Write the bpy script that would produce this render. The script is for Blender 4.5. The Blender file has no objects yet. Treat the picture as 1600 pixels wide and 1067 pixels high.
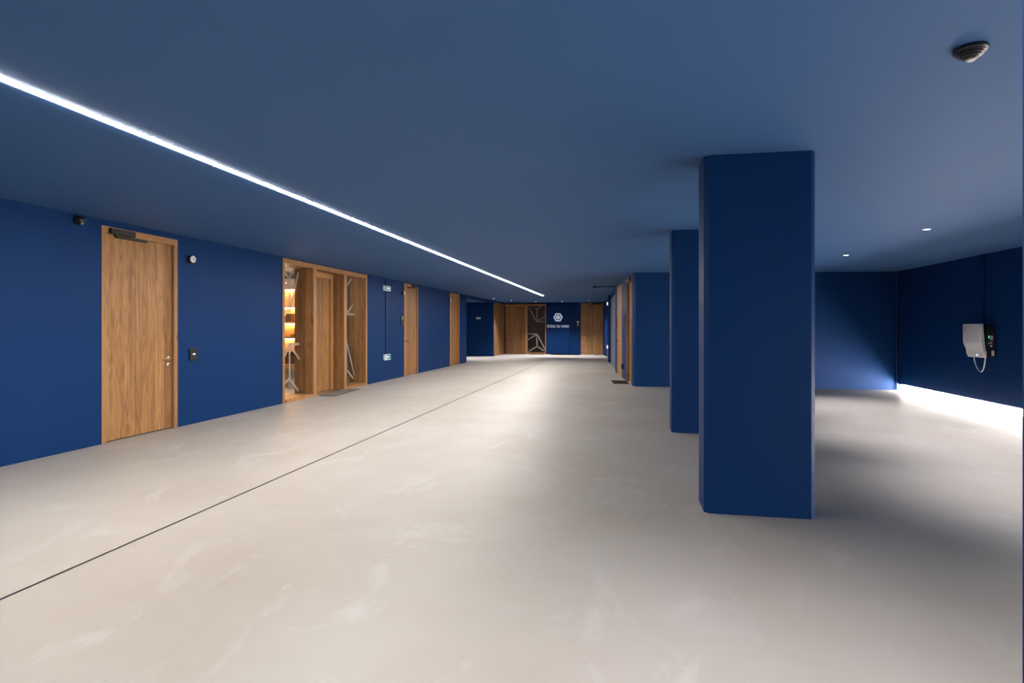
import bpy, bmesh, math, random
from mathutils import Vector, Matrix

random.seed(7)
S = bpy.context.scene
COL = S.collection
R = math.radians

# ------------------------------------------------------------------ camera, world, exposure
H = 2.5            # ceiling height over the corridor
cam_d = bpy.data.cameras.new('camera')
cam_d.sensor_width = 36.0
cam_d.lens = 19.8
cam_d.shift_y = -22.0 / 1600.0
cam_d.clip_start = 0.02
cam = bpy.data.objects.new('camera', cam_d)
cam.location = (0, 0, 1.297)
cam.rotation_euler = (R(90), 0, R(11.06))
COL.objects.link(cam)
S.camera = cam

world = bpy.data.worlds.new('world')
S.world = world
world.use_nodes = True
world.node_tree.nodes['Background'].inputs[0].default_value = (0.02, 0.025, 0.035, 1)
world.node_tree.nodes['Background'].inputs[1].default_value = 0.5

S.view_settings.view_transform = 'Standard'
S.view_settings.look = 'None'
S.view_settings.gamma = 1.0
S.view_settings.use_curve_mapping = False
S.view_settings.exposure = 1.0

LED_STRENGTH = 130.0        # ceiling light line
BASE_LED_STRENGTH = 68.0   # light line under the right wall
SPOT_W = 210.0             # recessed spots, right bay
FAR_SPOT_W = 190.0          # recessed spots, far end
LED_COL = (1.0, 0.95, 0.89)
COOL_COL = (1.0, 0.97, 0.99)


# ------------------------------------------------------------------ materials
def new_mat(name):
    m = bpy.data.materials.new(name)
    m.use_nodes = True
    nt = m.node_tree
    return m, nt, nt.nodes['Principled BSDF']


def N(nt, kind, **kw):
    n = nt.nodes.new(kind)
    for k, v in kw.items():
        setattr(n, k, v)
    return n


def simple(name, col, rough=0.5, metal=0.0, noise=0.06, bump=0.0, scale=30.0, spec=0.5):
    m, nt, b = new_mat(name)
    b.inputs['Roughness'].default_value = rough
    b.inputs['Metallic'].default_value = metal
    b.inputs['Specular IOR Level'].default_value = spec
    tc = N(nt, 'ShaderNodeTexCoord')
    nz = N(nt, 'ShaderNodeTexNoise')
    nz.inputs['Scale'].default_value = scale
    nz.inputs['Detail'].default_value = 3
    nt.links.new(tc.outputs['Object'], nz.inputs['Vector'])
    mx = N(nt, 'ShaderNodeMix', data_type='RGBA')
    c = Vector(col)
    mx.inputs[6].default_value = (*(c * (1 - noise)), 1)
    mx.inputs[7].default_value = (*(c * (1 + noise)), 1)
    nt.links.new(nz.outputs[0], mx.inputs[0])
    nt.links.new(mx.outputs[2], b.inputs['Base Color'])
    if bump:
        bp = N(nt, 'ShaderNodeBump')
        bp.inputs['Strength'].default_value = bump
        bp.inputs['Distance'].default_value = 0.002
        nt.links.new(nz.outputs[0], bp.inputs['Height'])
        nt.links.new(bp.outputs[0], b.inputs['Normal'])
    return m


def emit(name, col, strength):
    m, nt, b = new_mat(name)
    b.inputs['Base Color'].default_value = (*[min(0.5, c * 0.3) for c in col], 1)
    b.inputs['Emission Color'].default_value = (*col, 1)
    b.inputs['Emission Strength'].default_value = strength
    return m


def wood(name, light, dark, seam=0.0, rough=0.5):
    """oak: long wavering grain along local Z, cathedral figure, a few knots; every board gets its own tone"""
    m, nt, b = new_mat(name)
    L = nt.links.new
    b.inputs['Roughness'].default_value = rough
    b.inputs['Specular IOR Level'].default_value = 0.3
    tc = N(nt, 'ShaderNodeTexCoord')
    oi = N(nt, 'ShaderNodeObjectInfo')
    off = N(nt, 'ShaderNodeVectorMath', operation='SCALE')
    cmb = N(nt, 'ShaderNodeCombineXYZ')
    for i in range(3):
        L(oi.outputs['Random'], cmb.inputs[i])
    L(cmb.outputs[0], off.inputs[0])
    off.inputs['Scale'].default_value = 37.0
    add = N(nt, 'ShaderNodeVectorMath', operation='ADD')
    L(tc.outputs['Object'], add.inputs[0])
    L(off.outputs[0], add.inputs[1])

    def mapped(sx, sy, sz):
        mp = N(nt, 'ShaderNodeMapping')
        mp.inputs['Scale'].default_value = (sx, sy, sz)
        L(add.outputs[0], mp.inputs['Vector'])
        return mp.outputs[0]
    # slow warp that bends the grain round the figure
    warp = N(nt, 'ShaderNodeTexNoise')
    warp.inputs['Scale'].default_value = 1.0
    warp.inputs['Detail'].default_value = 2.5
    L(mapped(6.5, 6.5, 0.55), warp.inputs['Vector'])
    ring = N(nt, 'ShaderNodeMath', operation='MULTIPLY')
    ring.inputs[1].default_value = 85.0
    L(warp.outputs[0], ring.inputs[0])
    sn = N(nt, 'ShaderNodeMath', operation='SINE')
    L(ring.outputs[0], sn.inputs[0])
    fig = N(nt, 'ShaderNodeMapRange')
    fig.inputs[1].default_value = -1
    fig.inputs[2].default_value = 1
    L(sn.outputs[0], fig.inputs[0])
    # fine pores
    pore = N(nt, 'ShaderNodeTexNoise')
    pore.inputs['Scale'].default_value = 1.0
    pore.inputs['Detail'].default_value = 6
    pore.inputs['Roughness'].default_value = 0.65
    L(mapped(110, 110, 2.2), pore.inputs['Vector'])
    broad = N(nt, 'ShaderNodeTexNoise')
    broad.inputs['Scale'].default_value = 1.0
    broad.inputs['Detail'].default_value = 3
    L(mapped(14, 14, 0.6), broad.inputs['Vector'])
    # knots
    vor = N(nt, 'ShaderNodeTexVoronoi')
    vor.inputs['Scale'].default_value = 1.0
    L(mapped(3.2, 3.2, 1.6), vor.inputs['Vector'])
    kn = N(nt, 'ShaderNodeMapRange')
    kn.inputs[1].default_value = 0.03
    kn.inputs[2].default_value = 0.13
    L(vor.outputs['Distance'], kn.inputs[0])

    def mult(a, k):
        n = N(nt, 'ShaderNodeMath', operation='MULTIPLY')
        L(a, n.inputs[0])
        n.inputs[1].default_value = k
        return n.outputs[0]

    def plus(a, c):
        n = N(nt, 'ShaderNodeMath', operation='ADD')
        L(a, n.inputs[0])
        L(c, n.inputs[1])
        return n.outputs[0]
    v = plus(plus(mult(fig.outputs[0], 0.17), mult(pore.outputs[0], 0.60)), mult(broad.outputs[0], 0.62))
    rmp = N(nt, 'ShaderNodeMapRange')
    rmp.inputs[1].default_value = 0.42
    rmp.inputs[2].default_value = 0.90
    L(v, rmp.inputs[0])
    mx = N(nt, 'ShaderNodeMix', data_type='RGBA')
    mx.inputs[6].default_value = (*dark, 1)
    mx.inputs[7].default_value = (*light, 1)
    L(rmp.outputs[0], mx.inputs[0])
    k2 = N(nt, 'ShaderNodeMix', data_type='RGBA')
    k2.inputs[6].default_value = (dark[0] * 0.5, dark[1] * 0.42, dark[2] * 0.4, 1)
    L(kn.outputs[0], k2.inputs[0])
    L(mx.outputs[2], k2.inputs[7])
    hs = N(nt, 'ShaderNodeHueSaturation')
    tone = N(nt, 'ShaderNodeMapRange')
    tone.inputs[3].default_value = 0.74
    tone.inputs[4].default_value = 1.18
    L(oi.outputs['Random'], tone.inputs[0])
    L(tone.outputs[0], hs.inputs['Value'])
    L(k2.outputs[2], hs.inputs['Color'])
    L(hs.outputs[0], b.inputs['Base Color'])
    bp = N(nt, 'ShaderNodeBump')
    bp.inputs['Strength'].default_value = 0.25
    bp.inputs['Distance'].default_value = 0.001
    L(pore.outputs[0], bp.inputs['Height'])
    L(bp.outputs[0], b.inputs['Normal'])
    return m


def paint(name, col, rough=0.5, spec=0.4):
    m, nt, b = new_mat(name)
    L = nt.links.new
    b.inputs['Roughness'].default_value = rough
    b.inputs['Specular IOR Level'].default_value = spec
    tc = N(nt, 'ShaderNodeTexCoord')
    n1 = N(nt, 'ShaderNodeTexNoise')
    n1.inputs['Scale'].default_value = 0.8
    n1.inputs['Detail'].default_value = 4
    L(tc.outputs['Object'], n1.inputs['Vector'])
    mx = N(nt, 'ShaderNodeMix', data_type='RGBA')
    c = Vector(col)
    mx.inputs[6].default_value = (*(c * 0.94), 1)
    mx.inputs[7].default_value = (*(c * 1.06), 1)
    L(n1.outputs[0], mx.inputs[0])
    L(mx.outputs[2], b.inputs['Base Color'])
    n2 = N(nt, 'ShaderNodeTexNoise')
    n2.inputs['Scale'].default_value = 220
    n2.inputs['Detail'].default_value = 2
    L(tc.outputs['Object'], n2.inputs['Vector'])
    bp = N(nt, 'ShaderNodeBump')
    bp.inputs['Strength'].default_value = 0.12
    bp.inputs['Distance'].default_value = 0.001
    L(n2.outputs[0], bp.inputs['Height'])
    L(bp.outputs[0], b.inputs['Normal'])
    return m


def floor_material():
    m, nt, b = new_mat('sealed pale concrete')
    L = nt.links.new
    tc = N(nt, 'ShaderNodeTexCoord')
    # broad clouding, pale trowel patches, fine mottling
    n1 = N(nt, 'ShaderNodeTexNoise')
    n1.inputs['Scale'].default_value = 0.55
    n1.inputs['Detail'].default_value = 5
    n1.inputs['Roughness'].default_value = 0.6
    L(tc.outputs['Object'], n1.inputs['Vector'])
    mp = N(nt, 'ShaderNodeMapping')
    mp.inputs['Scale'].default_value = (1.5, 0.9, 1)
    mp.inputs['Rotation'].default_value = (0, 0, 0.4)
    L(tc.outputs['Object'], mp.inputs['Vector'])
    n2 = N(nt, 'ShaderNodeTexNoise')
    n2.inputs['Scale'].default_value = 1.6
    n2.inputs['Detail'].default_value = 6
    n2.inputs['Roughness'].default_value = 0.62
    n2.inputs['Distortion'].default_value = 0.8
    L(mp.outputs[0], n2.inputs['Vector'])
    pr = N(nt, 'ShaderNodeMapRange')
    pr.inputs[1].default_value = 0.56
    pr.inputs[2].default_value = 0.68
    pr.inputs[4].default_value = 0.5
    L(n2.outputs[0], pr.inputs[0])
    c1 = N(nt, 'ShaderNodeMix', data_type='RGBA')
    c1.inputs[6].default_value = (0.285, 0.250, 0.216, 1)
    c1.inputs[7].default_value = (0.341, 0.320, 0.296, 1)
    cr = N(nt, 'ShaderNodeMapRange')
    cr.inputs[1].default_value = 0.3
    cr.inputs[2].default_value = 0.7
    L(n1.outputs[0], cr.inputs[0])
    L(cr.outputs[0], c1.inputs[0])
    c2 = N(nt, 'ShaderNodeMix', data_type='RGBA')
    c2.inputs[7].default_value = (0.385, 0.368, 0.352, 1)
    L(c1.outputs[2], c2.inputs[6])
    L(pr.outputs[0], c2.inputs[0])
    # tiny dark specks
    vs = N(nt, 'ShaderNodeTexVoronoi')
    vs.inputs['Scale'].default_value = 5.0
    L(tc.outputs['Object'], vs.inputs['Vector'])
    sp = N(nt, 'ShaderNodeMapRange')
    sp.inputs[1].default_value = 0.012
    sp.inputs[2].default_value = 0.03
    sp.inputs[3].default_value = 0.72
    sp.inputs[4].default_value = 1.0
    L(vs.outputs['Distance'], sp.inputs[0])
    c3 = N(nt, 'ShaderNodeMix', data_type='RGBA', blend_type='MULTIPLY')
    c3.inputs[0].default_value = 1.0
    L(c2.outputs[2], c3.inputs[6])
    L(sp.outputs[0], c3.inputs[7])
    L(c3.outputs[2], b.inputs['Base Color'])
    rr = N(nt, 'ShaderNodeMapRange')
    rr.inputs[3].default_value = 0.42
    rr.inputs[4].default_value = 0.54
    L(n2.outputs[0], rr.inputs[0])
    L(rr.outputs[0], b.inputs['Roughness'])
    b.inputs['Specular IOR Level'].default_value = 0.21
    n3 = N(nt, 'ShaderNodeTexNoise')
    n3.inputs['Scale'].default_value = 9
    n3.inputs['Detail'].default_value = 5
    L(tc.outputs['Object'], n3.inputs['Vector'])
    bp = N(nt, 'ShaderNodeBump')
    bp.inputs['Strength'].default_value = 0.25
    bp.inputs['Distance'].default_value = 0.004
    L(n3.outputs[0], bp.inputs['Height'])
    L(bp.outputs[0], b.inputs['Normal'])
    return m


def glass_material():
    m, nt, b = new_mat('clear window glass')
    L = nt.links.new
    out = nt.nodes['Material Output']
    tr = N(nt, 'ShaderNodeBsdfTransparent')
    tr.inputs[0].default_value = (0.93, 0.95, 0.95, 1)
    gl = N(nt, 'ShaderNodeBsdfGlossy')
    gl.inputs['Roughness'].default_value = 0.02
    fr = N(nt, 'ShaderNodeFresnel')
    fr.inputs['IOR'].default_value = 1.45
    ms = N(nt, 'ShaderNodeMixShader')
    ge = N(nt, 'ShaderNodeNewGeometry')
    inv = N(nt, 'ShaderNodeMath', operation='SUBTRACT')      # reflect on the outer face only, no total reflection inside the thin sheet
    inv.inputs[0].default_value = 1.0
    L(ge.outputs['Backfacing'], inv.inputs[1])
    mu = N(nt, 'ShaderNodeMath', operation='MULTIPLY')
    L(fr.outputs[0], mu.inputs[0])
    L(inv.outputs[0], mu.inputs[1])
    L(mu.outputs[0], ms.inputs[0])
    L(tr.outputs[0], ms.inputs[1])
    L(gl.outputs[0], ms.inputs[2])
    L(ms.outputs[0], out.inputs['Surface'])
    return m


M = {}
M['blue'] = paint('deep blue wall paint', (0.0031, 0.0252, 0.100), 0.5, 0.085)
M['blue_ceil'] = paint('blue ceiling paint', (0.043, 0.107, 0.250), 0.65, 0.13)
M['blue_trim'] = simple('blue painted conduit', (0.003, 0.018, 0.07), 0.45, noise=0.03, spec=0.25)
M['floor'] = floor_material()
M['joint'] = simple('dark joint sealant', (0.010, 0.009, 0.011), 0.9, spec=0.1)
M['oak'] = wood('oak boards', (0.36, 0.184, 0.070), (0.135, 0.056, 0.018))
M['oak_frame'] = wood('oak frame', (0.37, 0.19, 0.078), (0.25, 0.115, 0.043))
M['black'] = simple('black plastic', (0.010, 0.010, 0.011), 0.35)
M['black_matt'] = simple('matt black metal', (0.008, 0.008, 0.009), 0.55)
M['charcoal'] = simple('charcoal plastic', (0.016, 0.015, 0.015), 0.3)
M['white'] = simple('white plastic', (0.60, 0.58, 0.56), 0.38, noise=0.02)
M['grey_plastic'] = simple('grey plastic', (0.32, 0.32, 0.33), 0.4)
M['brass'] = simple('brushed brass', (0.62, 0.48, 0.26), 0.3, 0.9)
M['steel'] = simple('brushed steel', (0.5, 0.48, 0.46), 0.32, 0.95)
M['glass'] = glass_material()
M['film'] = simple('frosted white film', (0.36, 0.33, 0.30), 0.7, noise=0.02)
M['film'].node_tree.nodes['Principled BSDF'].inputs['Alpha'].default_value = 0.5
M['mat_dark'] = simple('dark brown coir', (0.022, 0.015, 0.011), 0.95, noise=0.5, bump=1.0, scale=180, spec=0.05)
M['mat_taupe'] = simple('taupe ribbed mat', (0.17, 0.145, 0.12), 0.9, noise=0.25, bump=0.8, scale=140, spec=0.1)
M['grey_door'] = simple('grey lacquered steel', (0.11, 0.118, 0.16), 0.4, noise=0.03)
M['plaster'] = simple('greige plaster', (0.34, 0.29, 0.24), 0.85)
M['dark_plaster'] = simple('dark plaster', (0.06, 0.055, 0.055), 0.85)
M['shop_floor'] = simple('white resin floor', (0.72, 0.70, 0.67), 0.4)
M['shelf_wood'] = simple('honey ply', (0.55, 0.30, 0.12), 0.5, noise=0.12, scale=8)
M['dark_wood'] = simple('walnut', (0.12, 0.055, 0.03), 0.5, noise=0.2, scale=8)
M['navy_cloth'] = simple('navy cloth', (0.02, 0.028, 0.06), 0.9, noise=0.2)
M['sign_green'] = emit('backlit green panel', (0.02, 0.26, 0.27), 0.35)
M['sign_white'] = emit('backlit white pictogram', (0.72, 1.0, 1.0), 0.55)
M['letter'] = emit('weakly glowing white letters', (0.72, 0.80, 1.0), 0.26)  # white letters given a weak glow so they stand out brighter
M['led'] = emit('ceiling light line diffuser', LED_COL, LED_STRENGTH)
M['base_led'] = emit('plinth light line diffuser', (1.0, 0.94, 0.87), BASE_LED_STRENGTH)
M['spot_led'] = emit('spot lens', (1.0, 0.96, 0.92), 8.0)
M['shelf_led'] = emit('warm shelf light', (1.0, 0.62, 0.27), 42.0)
M['pendant_led'] = emit('pendant diffuser', (1.0, 0.88, 0.75), 9.0)
M['screen'] = emit('lit display digits', (0.55, 0.75, 1.0), 1.1)
M['green_led'] = emit('green status lamp', (0.05, 0.6, 0.2), 0.8)
M['label'] = simple('paper label', (0.62, 0.6, 0.6), 0.6)
M['red'] = simple('red print', (0.35, 0.04, 0.03), 0.6)


# ------------------------------------------------------------------ mesh helpers
I4 = Matrix.Identity(4)


def frame(origin, t, n):
    """wall frame: s runs along t, d out of the wall along n, z up"""
    t = Vector((*t, 0)).normalized()
    n = Vector((*n, 0)).normalized()
    return Matrix(((t.x, n.x, 0, origin[0]), (t.y, n.y, 0, origin[1]), (0, 0, 1, origin[2] if len(origin) > 2 else 0), (0, 0, 0, 1)))


class MB:
    def __init__(self):
        self.bm = bmesh.new()

    def box(self, a0, a1, b0, b1, c0, c1, F=I4, bevel=0.0, seg=2):
        cs = [F @ Vector((x, y, z)) for x in (a0, a1) for y in (b0, b1) for z in (c0, c1)]
        v = [self.bm.verts.new(c) for c in cs]
        q = [(0, 1, 3, 2), (4, 6, 7, 5), (0, 4, 5, 1), (2, 3, 7, 6), (0, 2, 6, 4), (1, 5, 7, 3)]
        fs = [self.bm.faces.new([v[i] for i in f]) for f in q]
        if bevel:
            es = list({e for f in fs for e in f.edges})
            bmesh.ops.bevel(self.bm, geom=es, offset=bevel, segments=seg, profile=0.5, affect='EDGES')
        return self

    def prism(self, pts, lo, hi, F=I4, axis='z'):
        """extrude polygon pts (p,q) between lo and hi; axis z: (x,y); y: (x,z); x: (y,z)"""
        def mk(p, q, h):
            return F @ Vector({'z': (p, q, h), 'y': (p, h, q), 'x': (h, p, q)}[axis])
        a = [self.bm.verts.new(mk(p, q, lo)) for p, q in pts]
        c = [self.bm.verts.new(mk(p, q, hi)) for p, q in pts]
        n = len(pts)
        self.bm.faces.new(a)
        self.bm.faces.new(c[::-1])
        for i in range(n):
            j = (i + 1) % n
            self.bm.faces.new((a[i], a[j], c[j], c[i]))
        return self

    def lathe(self, prof, F=I4, n=28):
        """prof: (radius, height) pairs turned about local z of F"""
        rings = []
        for r, h in prof:
            rings.append([self.bm.verts.new(F @ Vector((r * math.cos(2 * math.pi * k / n), r * math.sin(2 * math.pi * k / n), h))) for k in range(n)])
        for a, c in zip(rings, rings[1:]):
            for k in range(n):
                j = (k + 1) % n
                self.bm.faces.new((a[k], a[j], c[j], c[k]))
        self.bm.faces.new(rings[0])
        self.bm.faces.new(rings[-1])
        return self

    def tube(self, pts, r, n=10, F=I4):
        pts = [F @ Vector(p) for p in pts]
        rings = []
        for i, p in enumerate(pts):
            d = (pts[min(i + 1, len(pts) - 1)] - pts[max(i - 1, 0)]).normalized()
            up = Vector((0, 0, 1)) if abs(d.z) < 0.9 else Vector((1, 0, 0))
            u = d.cross(up).normalized()
            w = d.cross(u)
            rr = r[i] if isinstance(r, (list, tuple)) else r
            rings.append([self.bm.verts.new(p + rr * (math.cos(2 * math.pi * k / n) * u + math.sin(2 * math.pi * k / n) * w)) for k in range(n)])
        for a, c in zip(rings, rings[1:]):
            for k in range(n):
                j = (k + 1) % n
                self.bm.faces.new((a[k], a[j], c[j], c[k]))
        self.bm.faces.new(rings[0])
        self.bm.faces.new(rings[-1])
        return self

    def bar(self, p, q, w, d0, d1, F=I4):
        """flat bar of width w between (s,z) points p and q, from depth d0 to d1"""
        a, c = Vector(p), Vector(q)
        t = (c - a).normalized()
        nn = Vector((-t.y, t.x)) * w / 2
        return self.prism([tuple(a + nn), tuple(c + nn), tuple(c - nn), tuple(a - nn)], d0, d1, F, 'y')

    def build(self, name, mat, parent=None, smooth=False, base=None, **props):
        bmesh.ops.recalc_face_normals(self.bm, faces=self.bm.faces[:])
        off = Vector((0, 0, 0))
        if parent is not None:
            off = Vector(parent['_base']) if '_base' in parent else Vector((0, 0, 0))
        elif base is not None:
            off = Vector(base)
        if off.length:
            bmesh.ops.translate(self.bm, verts=self.bm.verts[:], vec=-off)
        me = bpy.data.meshes.new(name)
        self.bm.to_mesh(me)
        self.bm.free()
        me.materials.append(M[mat] if isinstance(mat, str) else mat)
        o = bpy.data.objects.new(name, me)
        COL.objects.link(o)
        if parent is not None:
            o.parent = parent
            o['_base'] = tuple(off)
        else:
            o.location = off
            o['_base'] = tuple(off)
        if smooth:
            for p in me.polygons:
                p.use_smooth = True
            es = [e for e in me.edges]
            me.set_sharp_from_angle(angle=R(40))
        for k, v in props.items():
            o[k] = v
        return o


def thing(name, label, cat, base, group=None, kind=None):
    o = bpy.data.objects.new(name, None)
    o.empty_display_size = 0.1
    o.location = base
    COL.objects.link(o)
    o['_base'] = tuple(base)
    o['label'] = label
    o['category'] = cat
    if group:
        o['group'] = group
    if kind:
        o['kind'] = kind
    return o


def tag(o, label, cat, group=None, kind=None):
    o['label'] = label
    o['category'] = cat
    if group:
        o['group'] = group
    if kind:
        o['kind'] = kind
    return o


def copy_tree(o, delta, parent=None):
    c = o.copy()
    COL.objects.link(c)
    if parent is None:
        c.location = Vector(o.location) + Vector(delta)
        c['_base'] = tuple(c.location)
    else:
        c.parent = parent
    for ch in list(o.children):
        copy_tree(ch, delta, c)
    return c


def zc(x):
    """ceiling height: level over the corridor, dropping slightly over the side bay"""
    return H - 0.0095 * max(0.0, x - 0.4)


# ------------------------------------------------------------------ frames of reference for the walls
XL = -5.67
FL = frame((XL, 0), (0, 1), (1, 0))            # left wall, s = world y
YF = 27.2
FF = frame((0, YF), (1, 0), (0, -1))           # far wall, s = world x
# slanted right wall of the corridor: s from its near corner away from the camera
RN = Vector((0.236, 12.756))
rt = (Vector((-0.2, 16.7)) - RN).normalized()
FR = frame((RN.x, RN.y), (rt.x, rt.y), (-rt.y, rt.x))
RLEN = (Vector((-0.2, 16.7)) - RN).length
XR = 5.6                                       # right wall
FRW = frame((XR, 0), (0, 1), (-1, 0))


# ------------------------------------------------------------------ floor, ceiling
m = MB()
m.box(-12, -2.9195, -4.5, 30, -0.12, 0)
m.box(-2.9005, 7.2, -4.5, 30, -0.12, 0)
tag(m.build('floor', 'floor'), 'pale sealed concrete floor with faint trowel patches', 'floor', kind='structure')
tag(MB().box(-2.9195, -2.9005, -4.5, 27.19, -0.02, -0.003).build('trim_1', 'joint'),
    'thin dark expansion joint running the length of the pale floor', 'joint', kind='structure')

LX0, LX1, LY0, LY1 = -2.975, -2.915, -0.5, 21.2
m = MB()
m.box(-6.0, 0.4, -4.5, 28, H, H + 0.2)
m.prism([(0.4, H), (7.2, zc(7.2)), (7.2, H + 0.2), (0.4, H + 0.2)], -4.5, 28, axis='y')
tag(m.build('ceiling', 'blue_ceil'), 'flat smooth blue painted ceiling over the whole hall', 'ceiling', kind='structure')

# ------------------------------------------------------------------ left wall with its openings
openings = [(5.256, 6.345, 2.432), (8.647, 11.875, 2.484), (14.10, 15.13, 2.472), (18.15, 19.24, 2.472)]
m = MB()
s = -4.5
for a, b, z in openings:
    m.box(s, a, -0.20, 0, 0, 2.6, FL)
    m.box(a, b, -0.20, 0, z, 2.6, FL)
    s = b
m.box(s, 20.2, -0.20, 0, 0, 2.6, FL)
m.box(20.2, 24.6, -0.20, 0, 2.405, 2.6, FL)       # header over the side passage
tag(m.build('wall_left', 'blue'), 'long deep blue wall on the left with four oak doorways', 'wall', kind='structure')
# side passage beyond the left wall
m = MB()
m.box(-9.0, XL, 24.6, 24.75, 0, 2.6)
m.box(-9.0, XL - 0.2, 20.0, 20.2, 0, 2.6)
m.box(-9.15, -9.0, 20.0, 24.75, 0, 2.6)
tag(m.build('wall_passage', 'blue'), 'dark blue wall closing the side passage at far left, small white plate on it', 'wall', kind='structure')
tag(MB().box(-9.0, XL - 0.2, 20.2, 24.6, 2.425, 2.6).build('ceiling_passage', 'blue_ceil'),
    'lower blue ceiling of the side passage at far left', 'ceiling', kind='structure')

# ------------------------------------------------------------------ far wall
m = MB()
m.box(-6.2, XL, YF, YF + 0.2, 0, 2.6)
m.box(-5.67, -3.62, YF, YF + 0.2, 2.434, 2.6)
m.box(-3.62, -1.947, YF, YF + 0.2, 0, 2.6)
m.box(-1.947, -0.90, YF, YF + 0.2, 2.47, 2.6)
m.box(-0.90, 0.2, YF, YF + 0.2, 0, 2.6)
m.box(XL - 0.2, XL, 24.75, YF, 2.44, 2.6)
m.box(XL - 0.35, XL - 0.18, 24.75, YF, 0, 2.6)
tag(m.build('wall_far', 'blue'), 'deep blue end wall of the hall between the two oak doorways', 'wall', kind='structure')

# ------------------------------------------------------------------ right side of the corridor
c = 0.05
BW0 = Vector((0.292, 12.66))
BW1 = Vector((XR + 0.2, 13.02))
m = MB()
# block that fills the corner: chamfered nose, slanted corridor side with two door openings, front towards the bay
d_near = (0.22, 1.15)      # along the slanted wall
d_far = (2.14, 3.32)
DZ = 2.43
n2 = Vector((FR[0][1], FR[1][1]))


def rp(s_, d=0.0):
    v_ = RN + rt * s_ + n2 * d
    return (v_.x, v_.y)


def seg(mb, s0, s1, z0, z1):
    mb.prism([rp(s0), rp(s1), rp(s1, -0.16), rp(s0, -0.16)], z0, z1)


m.prism([(BW0.x, BW0.y), rp(0), rp(d_near[0]), rp(d_near[0], -0.16), (BW0.x + 0.3, 12.9)], 0, 2.6)
seg(m, d_near[0], d_near[1], DZ, 2.6)
seg(m, d_near[1], d_far[0], 0, 2.6)
seg(m, d_far[0], d_far[1], DZ, 2.6)
seg(m, d_far[1], RLEN, 0, 2.6)
tag(m.build('wall_right_corridor', 'blue'), 'short slanted blue wall at right of the corridor with two oak doors', 'wall', kind='structure')
m = MB()
m.prism([(BW0.x, BW0.y), (BW1.x, BW1.y), (BW1.x, BW1.y + 0.2), (BW0.x + 0.2, BW0.y + 0.22)], 0, 2.6)
tag(m.build('wall_bay_back', 'blue'), 'blue back wall of the side bay behind the pillars', 'wall', kind='structure')
m = MB()
m.prism([(-0.13, 16.72), (-0.40, 21.3), (-0.25, 21.3), (0.05, 16.72)], 0, 2.6)
m.prism([(-0.40, 21.3), (-0.50, 22.3), (-0.2, 22.3), (-0.2, 21.3)], 0, 2.6)
m.prism([(-0.50, 22.3), (-0.655, 25.55), (-0.3, 25.55), (-0.2, 22.3)], 0, 2.6)
m.prism([(-0.655, 25.55), (-0.80, 26.3), (-0.88, 27.2), (-0.3, 27.2), (-0.3, 25.55)], 0, 2.6)
m.prism([(-0.505, 21.25), (-0.40, 21.25), (-0.40, 21.6), (-0.52, 21.6)], 0, 2.6)
tag(m.build('wall_right_far', 'blue'), 'stepped blue wall at far right beyond the grey door', 'wall', kind='structure')

# right wall of the bay, floating above a lit recess
m = MB()
m.box(-4.5, 13.02, -0.10, 0, 0.135, 2.6, FRW)
m.box(-4.5, 13.02, -0.25, -0.10, 0, 2.6, FRW)
tag(m.build('wall_right', 'blue'), 'blue wall at far right floating over a glowing base line', 'wall', kind='structure')
tag(MB().box(-4.5, 7.0, -0.2, 0, 0, 2.6, frame((0, -4.3), (1, 0), (0, 1))).box(-6.5, -4.5, -0.2, 0, 0, 2.6, frame((0, -4.3), (1, 0), (0, 1))).build('wall_back', 'blue'),
    'blue wall closing the hall behind the viewpoint', 'wall', kind='structure')


# ------------------------------------------------------------------ pillars
def pillar(x0, x1, y0, y1, label):
    k = 0.03
    pts = [(x0 + k, y0), (x1 - k, y0), (x1, y0 + k), (x1, y1 - k), (x1 - k, y1), (x0 + k, y1), (x0, y1 - k), (x0, y0 + k)]
    mb = MB()
    mb.prism([(px - x0, py - y0) for px, py in pts], 0, 2.55)
    o = mb.build('pillar', 'blue')
    o.location = (x0, y0, 0)
    return tag(o, label, 'pillar')


pillar(0.564, 1.285, 4.12, 4.44, 'wide deep blue pillar with chamfered corners, nearest and tallest in view')
pillar(0.600, 1.32, 7.20, 7.52, 'deep blue chamfered pillar standing behind the nearest wide pillar')
pillar(0.590, 1.31, 0.687, 1.007, 'blue pillar edge seen as a thin strip along the right border')


# ------------------------------------------------------------------ boards / doors
def boards(parent, F, edges, d0, d1, z0, z1, mat='oak', gap=0.0014):
    out = []
    for a, b in zip(edges, edges[1:]):
        jit = random.uniform(-0.0012, 0.0012)
        out.append(MB().box(a + gap / 2, b - gap / 2, d0, d1 + jit, z0, z1, F, bevel=0.0012, seg=1).build('board', mat, parent))
    return out


def lever(parent, F, s, z, d, toward, mat='brass', rose=True, name='lever_handle'):
    mb = MB()
    L_ = 0.125 * toward
    mb.tube([(s, d, z), (s, d + 0.045, z), (s + 0.012 * toward, d + 0.056, z), (s + L_, d + 0.056, z)], 0.0095, 10, F)
    h = mb.build(name, mat, parent, smooth=True)
    RF = F @ Matrix(((1, 0, 0, s), (0, 0, 1, d), (0, 1, 0, z), (0, 0, 0, 1)))
    MB().lathe([(0.026, 0), (0.026, 0.006), (0.022, 0.009)], RF, 20).build('rose', mat, h, smooth=True)
    KF = F @ Matrix(((1, 0, 0, s), (0, 0, 1, d), (0, 1, 0, z - 0.085), (0, 0, 0, 1)))
    k = MB().lathe([(0.025, 0), (0.025, 0.006), (0.021, 0.009)], KF, 20).build('lock_rose', 'steel', parent, smooth=True)
    MB().box(s - 0.004, s + 0.004, d + 0.009, d + 0.013, z - 0.098, z - 0.074, F).build('keyhole', 'black', k)
    return h


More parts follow.
